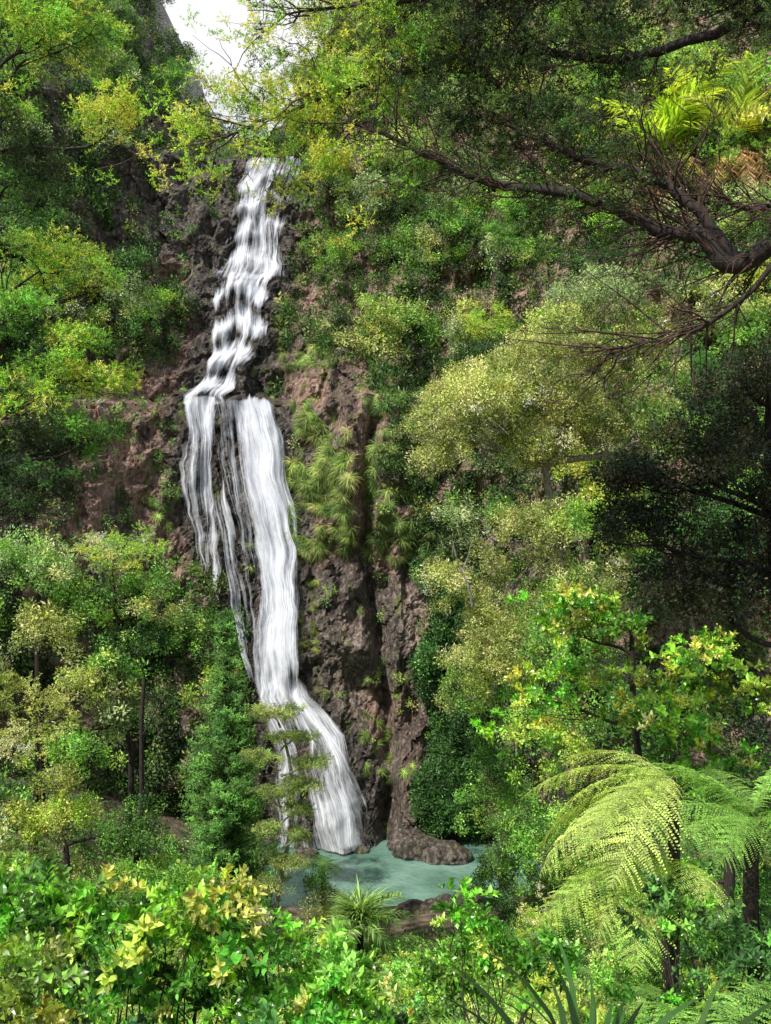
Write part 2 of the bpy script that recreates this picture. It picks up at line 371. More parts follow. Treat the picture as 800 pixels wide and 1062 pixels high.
def cliffY(x,z,detail=True):
    x=np.asarray(x,float);z=np.asarray(z,float);y=np.interp(z+1.5*(fbm(x/1.6,x*0,x*0,301,3)-.5),ZS,YS)
    y=y-np.log1p(np.exp(np.clip((-14.3-x)*1.3,-30,30)))/1.3*1.0
    y=y-np.log1p(np.exp(np.clip((x-4.6)*1.3,-30,30)))/1.3*.85
    cl=np.interp(z,_cz,_cl);cr=np.interp(z,_cz,_cr);cx=(cl+cr)/2;hw=(cr-cl)/2+.8
    near=np.exp(-(np.maximum(np.abs(x-cx)-hw,0)/1.6)**2)
    y=y-1.5*np.exp(-((x+2)/3.)**2)*sm(z,9,13)*(1-sm(z,25,32))
    y=y-2.6*np.exp(-((x+3)/2.8)**2)*(1-sm(z,3,11))
    y=y-1.8*np.exp(-((x-1.6)/1.6)**2-((z-4)/3.5)**2)
    cre=-.7+.8*np.sin(z*.22)+1.2*(vn(z*.25,0,0,3)-.5)
    y=y+1.6*np.exp(-((x-cre)/.45)**2)*(1-sm(z,24,28))
    ph=z/2.3+1.3*(fbm(x/1.6,z/5,0,61,2)-.5);fr=ph-np.floor(ph)
    y=y+(sm(fr,.72,1)-fr)*(1.0-.15*sm(z,35,37))*near*sm(z,26.5,28)*(1-sm(z,44.5,46))
    ph=z/2.6+1.6*(fbm(x/1.5,z/5,0,63,2)-.5);fr=ph-np.floor(ph)
    y=y+(sm(fr,.7,1)-fr)*.6*near*(1-sm(z,8.5,11))
    if detail:
        far=1-.75*near
        y=y-3.2*(fbm(x/6,z/8,0,1,3)-.5)*far
        y=y-1.6*(1-np.abs(2*fbm(x/1.7,z/3.5,3,9,3)-1)*1.6)*(.35+.65*far)+.9
        w=(fbm(x/1.3,z/1.3,0,77,2)-.5)*1.2
        a,b,v=cells(x/.8+w,z/1.25+w*.7,4);y=y-(v-.5)*.55-np.minimum(b-a,.25)*.5
        a,b,v=cells(x/.33+w,z/.45,14);y=y-(v-.5)*.18-np.minimum(b-a,.3)*.2
    return y
def rockmask(x,z):
    n=fbm(x/1.6,z/1.6,0,33,3)-.5
    cl=np.interp(z,_cz,_cl);cr=np.interp(z,_cz,_cr)
    m=(x>cl-.5+n*2)&(x<cr+.6+n*2)&(z<46)
    R=(x>-6.5)&(x<3.0+n*4-sm(z,14,24)*3)&(z<29.8+n*3)
    Lf=(x>-16.8+n*5)&(x<-11)&(z>15.0+n*6)&(z<30+n*5)
    U=(x>-16.5+n*7)&(x<-9)&(z>36+n*6)&(z<48)
    return m|R|Lf|U
xs=np.r_[np.linspace(-70,-22,60)[:-1],np.arange(-22,12,.13),np.linspace(12,70,70)[1:]]
zs=np.r_[np.arange(-2,50,.13),np.linspace(50,90,60)[1:]]
X,Z=np.meshgrid(xs,zs);Y=cliffY(X,Z);H=capH(X)+1.5*(fbm(X/4,X*0,X*0,8,3)-.5)
Zc=np.minimum(Z,H+.05*(Z-H))
V=np.stack([X,Y,Zc],-1).reshape(-1,3)
cl=mkobj('rock_cliff',V,gridfaces(len(zs),len(xs)),M_rock)
clw=np.interp(Z,_cz,_cl);crw=np.interp(Z,_cz,_cr)
dd=np.maximum(np.abs(X-(clw+crw)/2)-(crw-clw)/2,0)
wet=.95*np.exp(-(dd/(.7+.9*fbm(X/2,Z/2,0,5,2)))**2)
wet=np.maximum(wet,.8*((X<-9.5)&(Z>37)));wet=np.maximum(wet,.8*(1-sm(Z,1.5,4)))
wet=np.maximum(wet,.65*sm(fbm(X/2.2,Z/4.5,0,15,3),.56,.68))
red=sm(fbm(X/2.5,Z/3,0,19,3),.46,.58)*.7+.12
red=np.maximum(red,.95*((X<-11.5)&(Z<32)&(Z>12)));red=np.maximum(red,.85*((X>-7)&(Z>26)))
for nm,ar in(('wet',wet),('red',red)):
    a=cl.data.attributes.new(nm,'FLOAT','POINT');a.data.foreach_set('value',ar.ravel().astype(np.float32))
# ---------------------------------------------------------------- ground
def groundZ(x,y):
    x=np.asarray(x,float);y=np.asarray(y,float)
    z=np.interp(y,[-200,-20,0,4,8,20,30,37,43.3,45.5,60,300],[40,19,17.3,16.2,14.4,8.5,5,3.3,2.15,.6,.0,0])
    z=z+.5*np.log1p(np.exp(np.clip((-x-6.3),-30,30)))*(.5+.5*sm(y,5,25))+.5*np.log1p(np.exp(np.clip(x-5.2,-30,30)))*(.4+.6*sm(y,5,25))
    return z+.5*(fbm(x/2.5,y/2.5,0,21,4)-.5)
gx=np.r_[np.linspace(-250,-30,40)[:-1],np.arange(-30,30,.35),np.linspace(30,250,40)[1:]]
gy=np.r_[np.linspace(-200,-5,30)[:-1],np.arange(-5,56,.35),np.linspace(56,300,30)[1:]]
GX,GY=np.meshgrid(gx,gy)
mkobj('ground',np.stack([GX,GY,groundZ(GX,GY)],-1).reshape(-1,3),gridfaces(len(gy),len(gx)),M_ground,None,True)
px=np.linspace(-11,11,40);py=np.linspace(41,56,30);PX,PY=np.meshgrid(px,py)
mkobj('plunge_pool',np.stack([PX,PY,PX*0+2.0],-1).reshape(-1,3),gridfaces(30,40),M_pool)
# ---------------------------------------------------------------- waterfall
wf=empty('waterfall')
def water(name,rows,dens,seed,off=.12,edge=1.0,nu=64,step=.1,wob=.3,f0=.6,f1=1.2,ph=0,thin=.35,win=9,wf_=.18):
    rows=sorted(rows,key=lambda r:-r[0]);zz=[r[0] for r in rows]
    nr=int((zz[0]-zz[-1])/step)+2;z=np.linspace(zz[0],zz[-1],nr)
    g=lambda i:np.interp(-z,[-a for a in zz],[r[i] for r in rows])
    xl,xr,yy=g(1),g(2),g(3)
    U,Zg=np.meshgrid(np.linspace(0,1,nu),z)
    XL=(xl+wob*2*(fbm(z*.45,z*0,z*0,seed+40,3)-.5))[:,None];XR=(xr+wob*2*(fbm(z*.45,z*0,z*0,seed+50,3)-.5))[:,None]
    x=XL+(XR-XL)*U+wob*(fbm(U*4+seed,Zg*wf_,0,seed,3)-.5)*1.6
    ysm=cliffY(x,Zg);h=win
    pad=np.pad(ysm,((h,h),(0,0)),mode='edge')
    mn=np.min(np.stack([pad[i:i+nr] for i in range(2*h+1)]),0)
    pad=np.pad(mn,((h,h),(0,0)),mode='edge');mn=np.mean(np.stack([pad[i:i+nr] for i in range(2*h+1)]),0)
    pad=np.pad(mn,((0,0),(2,2)),mode='edge');mn=np.mean(np.stack([pad[:,i:i+nu] for i in range(5)]),0)
    y=np.minimum(yy[:,None]+.5,mn-off)
    y=y-.3*(fbm(U*nu*.2,Zg*.15,seed,seed+3,3)-.5)
    ob=mkobj(name,np.stack([x,y,Zg],-1).reshape(-1,3),gridfaces(nr,nu),M_fall,wf,True)
    d=np.clip(np.minimum(U,1-U)*5*edge,0,1)
    D=(dens(U,Zg) if callable(dens) else dens+0*U)-(1-d)**1.5*1.1
    rag=.9*fbm(U*9,0*U,0,seed+31,3)
    if f0>0:D=D-1.3*(1-sm((zz[0]-Zg)/f0-rag,-.3,.8))
    if f1>0:D=D-1.5*(1-sm((Zg-zz[-1])/f1-rag,-.2,1))
    D=D+1.5*(fbm(U*6,Zg*.13,seed,seed+9,3)-.5)
    if ph:
        q=Zg/ph+1.3*(fbm(x/1.6,Zg/5,0,61,2)-.5);fr=q-np.floor(q);D=D-thin*np.exp(-((fr-.45)/.22)**2)+.5*thin*np.exp(-((fr-.92)/.12)**2)
    a=ob.data.attributes.new('dens','FLOAT','POINT');a.data.foreach_set('value',D.ravel().astype(np.float32))
    uv=ob.data.uv_layers.new(name='UVMap');wd=np.mean(xr-xl)
    UV=np.stack([U*wd+seed*7,Zg],-1).reshape(-1,2).astype(np.float32)
    li=np.empty(len(ob.data.loops),dtype=np.int32);ob.data.loops.foreach_get('vertex_index',li)
    uv.data.foreach_set('uv',UV[li].ravel())
t1=lambda U,Z:.92-.6*np.exp(-((U-.66)/.13)**2)*sm(Z,39,42)
water('upper_tier',T1,t1,1,f0=.3,f1=.8,win=5,ph=2.3,thin=.3);water('upper_tier_spray',T1,.4,2,.35,f0=.3,win=6,f1=.5)
t2=lambda U,Z:.92-.45*np.exp(-((U-.35)/.14)**2)*sm(Z,30,33)
water('stepped_tier',T2,t2,3,f0=.2,f1=.3,ph=2.3,wob=.35,win=3,thin=.5);water('stepped_tier_spray',T2,.5,4,.3,f0=.2,ph=2.3,wob=.4,win=4)
main=lambda U,Z:.5+.45*sm(U,.35,.62)+.25*(1-sm(Z,10,19))*sm(U,.1,.4)
water('main_drop',T3,main,5,f0=.5,f1=1.2,win=14);water('main_drop_spray',T3,lambda U,Z:main(U,Z)-.25,6,.45,f0=.7,f1=2.5,wob=.4,win=20)
water('side_strand',T3S,.5,11,.2,.8,nu=24,f0=2.5,f1=1,win=12)
veil=lambda U,Z:.34+.25*sm(Z,23,26.5)
water('left_veil',T3L,veil,7,.15,.6,f0=.2,f1=3,ph=4.1,thin=.1,win=7);water('left_veil_trickles',T3L,.32,8,.3,.6,f0=.3,f1=4,wob=.6,win=12)
fan=lambda U,Z:.86-.5*np.exp(-((U-.42)/.17)**2)*(1-sm(Z,6.5,9.5))+.1*sm(U,.6,.8)
water('base_fan',T4,fan,9,f0=.8,f1=.2,ph=2.6,thin=.15,win=5);water('base_fan_spray',T4,lambda U,Z:fan(U,Z)-.35,10,.3,f0=1,f1=.4,wob=.5,win=6)
# ---------------------------------------------------------------- hillside bush
hb=Fol();cnt=0
PALS=[MID,DEEP,OLIVE,OLIVE,GREY,GREY,DEEP,LIME,MID+LIME[:1],OLIVE+MID,MID]
def clearof(x,z,r):
    c1=np.interp(z,_cz,_cl)-r;c2=np.interp(z,_cz,_cr)+r
    return not(c1<x<c2 and z<46.5+r)
tries=0
while cnt<330 and tries<9000:
    tries+=1
    z=random.uniform(0,78) if random.random()<.75 else random.uniform(28,50)
    x=random.uniform(-32,32)
    r=random.uniform(1.0,2.7)*(1 if z<48 else 1.25)
    H_=float(capH(x));zc=min(z,H_+.05*(z-H_))
    y=float(cliffY(x,z,False))
    if abs(x)/y>.47 or abs(zc-20)/y>.62:continue
    if not clearof(x,z,r*.95) or rockmask(np.array([x]),np.array([z]))[0] or rockmask(np.array([x]),np.array([z+r*.5]))[0]:continue
    if y>100 or z>H_+8:continue
    if -16.5<x<-7 and z>46:r=min(r,1.3)
    pal=random.choice(PALS);cnt+=1
    if x<-8 and z>34:pal=random.choice([DEEP,DEEP+MID,GREY+DEEP])
    crown(hb,(x,y-.3*r,zc+r*.3),(r,r,r*.75),'clump' if random.random()<.7 else 'fine',random.uniform(.7,1.0),pal,lobes=int(4+r*1.6),dens=1.25,lr=.5,var=.38,lv=.35)
n=13000;x=rng.uniform(-28,28,n);z=rng.uniform(.5,66,n);m=~rockmask(x,z)&(z<capH(x)+1);x=x[m];z=z[m]
y=cliffY(x,z)-.25;m=(np.abs(x)/y<.45);x=x[m];y=y[m];z=z[m];nn=len(x)
pp=np.minimum(1.15*np.array([DEEP[0],DEEP[1],MID[0],MID[2],DEEP[2],OLIVE[1]])[rng.integers(0,6,nn)]*np.exp(rng.normal(size=(nn,1))*.35),.5)  # carpet coloured darker than the crowns, putting shade into the gaps
hb.add('clump',np.c_[x,y,z],aim(np.tile([0,-.8,.6],(nn,1))),rng.uniform(.8,1.5,nn),pp)
hb.build('hillside_bush')
hf=Fol()
def tufts(n,x0,x1,z0,z1,s0,s1,pal,thr=.0):
    x=rng.uniform(x0,x1,n);z=rng.uniform(z0,z1,n);m=fbm(x/1.1,z/1.4,0,55,2)>thr
    x=x[m];z=z[m];k=len(x);y=cliffY(x,z)-.05
    hf.add('tuft',np.c_[x,y,z],np.c_[rng.uniform(.5,1.0,k),rng.normal(size=k)*.25,rng.normal(size=k)*.5],rng.uniform(s0,s1,k),shade(pal,k,.4)*.85)
tufts(560,-5.7,-2.0,17.5,26.5,.45,1.05,[(.15,.21,.05),(.08,.14,.03),(.24,.25,.09)],.47)
tufts(340,-1.2,2.8,17,29,.45,1.0,[(.07,.13,.03),(.11,.17,.045),(.17,.21,.06)],.46)
tufts(90,-8,-1,13,30,.3,.7,[(.12,.17,.04),(.18,.22,.06)],.55)
tufts(110,-15,-12,14,28,.4,.8,[(.12,.17,.04),(.07,.12,.03)],.53)
tufts(30,-4.8,-3.8,9.3,16,.4,.7,[(.16,.2,.04)],.4)
tufts(50,-1.5,1.5,5,11,.4,.7,[(.1,.15,.03)],.53)
tufts(90,-7.2,-3,29,33,.5,1.0,[(.13,.18,.05)],.45)
n=600;x=rng.uniform(-7,4,n);z=rng.uniform(3,31,n);m=(fbm(x/1.4,z/1.4,0,91,3)>.58)&((x>np.interp(z,_cz,_cr)+.4));x=x[m];z=z[m]
hf.add('clump',np.c_[x,cliffY(x,z)-.1,z],aim(np.tile([0,-.8,.6],(len(x),1))),rng.uniform(.4,.9,len(x)),shade(MID+OLIVE,len(x),.35))
n=600;x=rng.uniform(-16,-10.5,n);z=rng.uniform(8,50,n);m=(fbm(x/1.4,z/1.4,0,93,3)>.55)&((x<np.interp(z,_cz,_cl)-.3));x=x[m];z=z[m]
hf.add('clump',np.c_[x,cliffY(x,z)-.1,z],aim(np.tile([0,-.8,.6],(len(x),1))),rng.uniform(.4,.9,len(x)),shade(MID+DEEP,len(x),.35))
n=1500;x=rng.uniform(1.6,5.2,n);z=rng.uniform(3,17,n);m=(x>2.2+.6*np.sin(z));x=x[m];z=z[m]
hf.add('clump',np.c_[x,cliffY(x,z)-rng.uniform(.1,1.3,len(x)),z],aim(np.tile([-.2,-.8,.3],(len(x),1))),rng.uniform(.6,1.1,len(x)),shade(DEEP,len(x),.4))
hf.build('hanging_cliff_flax')
# ---------------------------------------------------------------- trees
def tree(name,base,top,rad,crowns,kind,sc,bark=M_bark,dens=2.,lobes=8,limb=.3,lean=.03,lv=.32):
    e=empty(name);F=Fol();T=Tubes()
    tp=wander(base,top,10,lean);T.add(tp,(rad,rad*.35),8)
    for cr in crowns:
        c,r,pal=cr[:3];k=cr[3] if len(cr)>3 else kind
        cen=crown(F,c,r,k,sc,pal,lobes=lobes,dens=dens,lv=lv)
        R=r if not hasattr(r,'__len__') else r[0]
        cands=[p for p in tp if p.z<c[2]] or [tp[0]];s=cands[-1]
        lp=wander(s,Vector(c),7,.06);T.add(lp,(rad*limb*1.1,rad*limb*.4),6)
        for q in cen:
            m=lp[random.randint(3,7)];T.add(wander(m,Vector(q),5,.08),(rad*limb*.35,rad*.04),5)
            for _ in range(2):
                T.add(wander(Vector(q),Vector(q)+Vector([random.gauss(0,.5)*R*.5 for _ in range(3)]),3,.1),(rad*.06,rad*.02),4)
    T.obj('trunk_and_limbs',bark,e);F.build(name,e);return e
tree('overhanging_tree',(-10.8,24,12),(-10.2,25,33),.2,[  # lit tops and shaded insides are put into the palettes
 ((-8.8,25,31.9),(2.2,2,1.5),MID+LIME+DEEP),((-6.8,24.5,29.9),(1.3,1.3,.8),LIME),((-9.6,25,28.6),(1.8,2,1.4),DEEP+SHADED),((-8.4,25,32.9),(1.1,1.3,.5),LIME),
 ((-8.6,24,26.0),(1.7,1.5,1.1),LIME+MID),((-9.7,24,30),(1.2,1.5,1),LIME+DEEP),((-7.2,24,25.6),(1.,1,.6),MID+LIME)],'fine',.6,dens=1.9,lv=.42)
tree('broadleaf_tree',(-10.8,22,12),(-9.6,22,24),.17,[
 ((-8.4,22,22.4),(1.7,1.6,1.2),DEEP+LIME),((-6.1,22,22.9),(.85,.9,.55),LIME),((-8.2,22,20.4),(1.5,1.5,1.0),DEEP+SHADED),((-7.0,22,23.7),(.9,1,.6),LIME+MID),((-8.6,22,24.4),(1.0,1,.6),MID),((-6.9,22,21.6),(.9,1,.6),DEEP+MID),((-7.7,22.5,21.4),(1.,1,.7),SHADED+DEEP)],'fine',.55,dens=1.9,lv=.42)  # bright upper clumps and dark inner ones carry light and shade as colour
tree('kanuka_tree',(-14.5,40,6),(-14,39,17),.25,[((-14.3,38,17.5),(2.4,2,1.9),MID+GREY),((-13.1,38,15),(1.7,2,1.4),OLIVE),((-15.5,37,13.5),(2,2,1.6),GREY)],'clump',.7,dens=1.7)
tree('kanuka_tree',(-11,41,6),(-11,39,16.5),.16,[((-11,39,18.2),(2.4,2,1.4),LIME+GREY,'fine'),((-9.6,39,16.6),(1.4,1.4,1.1),MID),((-12,38,16.2),(1.4,1.2,1.1),MID),((-10.6,38,14.4),(1.5,1.3,1.1),DEEP+MID)],'clump',.7,dens=1.7)
tree('kanuka_tree',(-13,36,6),(-13,36,12),.18,[((-13.4,36,12.3),(2.6,2,2.1),OLIVE,'fine'),((-11.2,37,13),(1.5,1.4,1.2),OLIVE),((-10.3,38,11.6),(1.2,1.2,1.3),GREY),((-11.4,36,10.8),(1.4,1.2,1.1),MID)],'clump',.7,dens=1.7)
tree('lemonwood_tree',(-11,33,5),(-11,33,9),.2,[((-11.3,33,9.5),(2.3,2,1.5),LIME+OLIVE),((-8.9,34,8.9),(1.5,1.5,1.1),DEEP+MID),((-12.6,33,7.6),(2,2,1.5),OLIVE,'fine')],'clump',.6,dens=1.7)
tree('broadleaf_tree',(-8,33,4.5),(-8,33,7),.2,[((-7.7,32,7.2),(1.5,1.4,1.1),MID),((-9,31,6.6),(1.8,1.6,1.3),GREY),((-6.1,31,6.0),(1.2,1.2,.9),MID),((-4.8,31,5.7),(1.1,1.2,.9),OLIVE)],'clump',.55,dens=1.7)
dt=Tubes();dt.add(wander((-9.2,35.6,7),(-8.9,35.6,13.9),8,.01),(.12,.06),7);dt.add(wander((-8.95,35.6,11.8),(-8.4,35.5,12.8),3,.05),(.04,.015),5);dt.obj('dead_tree_trunk',M_bark)
tree('large_kanuka_tree',(7.8,42,5),(6.6,40,22),.38,[
 ((4.1,39.3,24.3),(3.1,2.6,2.3),OLIVE),((6.7,39.5,26.0),(3,2.6,2.3),OLIVE),((9.6,39.5,26.2),(2.9,2.4,2.4),OLIVE+MID[:1]),((2.0,39,22.8),(1.7,1.7,1.5),OLIVE),
 ((5.4,39,22.5),(1.6,1.7,1.1),OLIVE),((7.8,39.2,23),(2.4,2.2,1.7),OLIVE),((8.4,40,28.6),(2.2,2,1.4),GREY),((10.8,39,23),(2.4,2.2,2),MID+OLIVE)],'clump',.6,bark=M_barkp,dens=1.7,limb=.42,lobes=11)
tree('kanuka_tree',(5,41,4),(4.5,40,16),.2,[((3.5,39,17.1),(2.2,1.9,1.6),OLIVE),((4.5,39,14.3),(2.3,2,1.9),OLIVE),((6.4,39,18.8),(2.2,2,1.6),OLIVE),((7.1,38,15.6),(2.4,2,2.1),MID+OLIVE),((3.3,39,12.4),(1.3,1.3,1.1),OLIVE+MID),((5.5,38.5,11.8),(1.6,1.4,1.3),MID),((4.2,38.5,9.6),(1.3,1.2,1.3),DEEP+MID),((5.2,38,7.6),(1.6,1.2,1.5),MID)],'clump',.6,bark=M_barkp,dens=1.75,lobes=9)
sn=Tubes();sn.add(wander((3.3,36.5,16.4),(2.5,36.2,19.0),5,.05),(.06,.02),5);sn.add(wander((2.9,36.4,17.8),(3.3,36.2,19.0),3,.05),(.03,.01),5);sn.obj('dead_branch',M_barkp)
def conifer():
    e=empty('conifer_tree');F=Fol();T=Tubes();bx,by,z0,z1=-5.8,35.0,4.4,16.4
    T.add(wander((bx,by,z0),(bx,by,z1),8,.004),(.13,.02),7)
    z=z0+.8
    while z<z1:
        t=(z-z0-.6)/(z1-z0-.6);R=2.0*(1-t)**.7*min(1,.65+t*2.5)+.08
        nb=max(5,int(10*(1-t)+4))
        for k in range(nb):
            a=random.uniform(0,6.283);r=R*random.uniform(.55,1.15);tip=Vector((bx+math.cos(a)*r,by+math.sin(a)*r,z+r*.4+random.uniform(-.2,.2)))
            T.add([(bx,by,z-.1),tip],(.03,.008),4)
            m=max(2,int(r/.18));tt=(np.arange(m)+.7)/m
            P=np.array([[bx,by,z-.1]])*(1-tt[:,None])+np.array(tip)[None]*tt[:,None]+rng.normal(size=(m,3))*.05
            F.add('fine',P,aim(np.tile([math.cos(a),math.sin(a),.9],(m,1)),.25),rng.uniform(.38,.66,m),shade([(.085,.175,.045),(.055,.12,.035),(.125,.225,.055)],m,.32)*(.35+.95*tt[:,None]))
        z+=.24
    T.obj('trunk',M_bark,e);F.build('conifer_tree',e)
conifer()
def padtree():
    e=empty('flat_topped_pine_tree');F=Fol();T=Tubes();T.add(wander((-3.9,34,3.6),(-3.6,34,12.2),9,.03),(.12,.05),6)
    for (x,z,r) in[(-3.9,12.9,1.0),(-3.2,12.1,1.0),(-4.3,11.4,.7),(-2.6,11.2,.8),(-3.0,10.4,.95),(-4.1,10.1,.8),(-3.3,9.5,.85),(-4.3,8.8,.8),(-3.1,8.6,.7),(-3.7,7.7,.9),(-3.9,6.8,.8)]:
        T.add(wander((-3.7,34,z-.5),(x,33.8,z-.08),4,.04),(.05,.02),5)
        crown(F,(x,33.8,z),(r,r*.9,r*.26),'fine',.46,[(.16,.2,.06),(.22,.25,.085),(.1,.15,.05)],lobes=10,dens=3.4)
    T.obj('trunk',M_barkp,e);F.build('pine',e)
padtree()
def fern(name,x,y,z,ground,L_,n,pal,kind='frond',pit=(-.25,.35),yaw=None,rad=.09,skirt=0):
    e=empty(name);F=Fol();T=Tubes()
    if ground is not None:T.add(wander((x,y,ground),(x,y,z),6,.02),(rad*1.2,rad),8)
    ya=np.arange(n)*2*math.pi/n+rng.normal(size=n)*.2+random.random() if yaw is None else np.linspace(*yaw,n)+rng.normal(size=n)*.12
    F.add(kind,np.tile([x,y,z],(n,1))+rng.normal(size=(n,3))*.03,np.c_[rng.normal(size=n)*.2,rng.uniform(*pit,n),ya],L_*rng.uniform(.75,1.15,n),shade(pal,n,.18))
    if skirt:
        k=skirt;F.add(kind,np.tile([x,y,z-.1],(k,1)),np.c_[rng.normal(size=k)*.2,rng.uniform(1.4,1.9,k),rng.uniform(0,6.28,k)],L_*.8,shade([(.3,.2,.1),(.22,.16,.09)],k,.2))
    if T.V:T.obj('trunk',M_bark,e)
    F.build(name,e)
FL=[(.2,.28,.06),(.26,.31,.09)];FM=[(.11,.2,.04),(.14,.24,.05)]
fern('tree_fern',3.1,10.5,17.1,13.5,1.75,8,FL,pit=(-.1,.45),yaw=(2.1,4.3),rad=.06)
fern('tree_fern',3.1,10.4,16.2,13.3,1.6,7,FL,pit=(-.1,.45),yaw=(2.4,4.4),rad=.06)
fern('tree_fern',4.6,12,16.2,12.5,1.8,12,FM,pit=(-.3,.3))
fern('tree_fern',-6.9,32,7.4,5,1.9,12,FM)
fern('tree_fern',-2.4,37,6.4,4,1.4,12,FM)
fern('tree_fern',1.0,6.2,15.9,15.2,1.2,12,FM)
fern('tree_fern',2.0,6.0,16.4,15.2,1.2,12,FM)
fern('tree_fern',.1,9,14.8,14,1.2,11,FM)
fern('nikau_palm_tree',16,55,40.6,33,5.2,17,[(.27,.35,.05),(.22,.31,.04)],'palm',(-.7,-.05),rad=.2,skirt=6)
fern('nikau_palm_tree',19.2,54,40.6,34,5,17,[(.27,.34,.07),(.32,.34,.12)],'palm',(-.6,.1),rad=.2,skirt=10)
fern('cabbage_tree',-.9,34,5.4,4,1.5,22,[(.12,.2,.05),(.17,.24,.07)],'flax',(-.2,.2),yaw=(0,6.28))
fern('nikau_palm_tree',-.9,33.5,5.6,4,1.9,14,[(.12,.2,.05),(.17,.24,.08)],'palm',(.1,.75),rad=.1)
pb=Fol();crown(pb,(-2.2,34.5,5.4),(1.1,1,1.0),'clump',.42,OLIVE,6,2);crown(pb,(-2.5,35,6.6),(.7,.7,.8),'clump',.42,MID,5,2);crown(pb,(-1.6,36,4.6),(1.3,1,.8),'fine',.5,[(.2,.18,.09)],5,2)
crown(pb,(4.6,40,5),(1.7,1.5,1.3),'clump',.55,MID,6,2);crown(pb,(4.4,38,3.9),(1.3,1,1.0),'clump',.5,DEEP,6,2);pb.build('poolside_shrub')
tree('kohekohe_tree',(5.3,18,11),(4.6,18,18),.12,[
 ((3.7,18,17.7),(1.25,1.2,.9),LIME+BRIGHT),((4.6,17,16.4),(1.2,1.2,.9),BRIGHT+LIME),((6.1,18,16.6),(1.4,1.3,1.),LIME+BRIGHT),((3.0,19,16.3),(1,1,.8),BRIGHT+LIME),((5.2,17,14.9),(1.3,1.2,1.),MID),((6.9,18,14.5),(1.6,1.3,1.2),BRIGHT)],'broad',.55,dens=1.7,lobes=7,lv=.35)
tree('broadleaf_tree',(8.5,24,10),(7.5,24,19),.15,[((5.8,26,19.3),(1.6,1.4,1.1),LIME+MID),((5.2,26,16.2),(1.6,1.4,1.2),MID),((8.6,25,19),(2,1.6,1.5),DEEP),((4.6,27,13.2),(1.6,1.4,1.3),MID+LIME),((4.4,26,11),(1.5,1.3,1.2),MID),((7,25,14),(1.8,1.4,1.5),DEEP+MID)],'clump',.5,dens=1.7)
tree('shade_toned_tree',(6.4,14.5,13.5),(5.6,14,22.3),.16,[  # backlit shade painted into the leaf colour
 ((4.6,14,20.7),(1.15,1,.85),SHADED),((5.3,14,21.7),(.95,1,.6),SHADED),((3.8,14,19.7),(.9,.9,.6),SHADED),((5.2,14,19.0),(1.2,1,.9),SHADED),((3.5,14,20.5),(.5,.6,.3),SHADED),((5.6,14,20),(1,.9,.9),SHADED),((4.3,14,18.8),(.8,.8,.4),SHADED)],'clump',.36,dens=1.3,lobes=10,lv=.45)
tree('shade_toned_tree',(6,13,13),(5.2,13,17),.12,[((5.2,13,16.4),(.9,.9,.7),SHADED+DEEP),((4.9,12,14.6),(1.0,.9,.7),DEEP)],'clump',.34,dens=1.4,lobes=8)  # same painted shade in the lower crowns
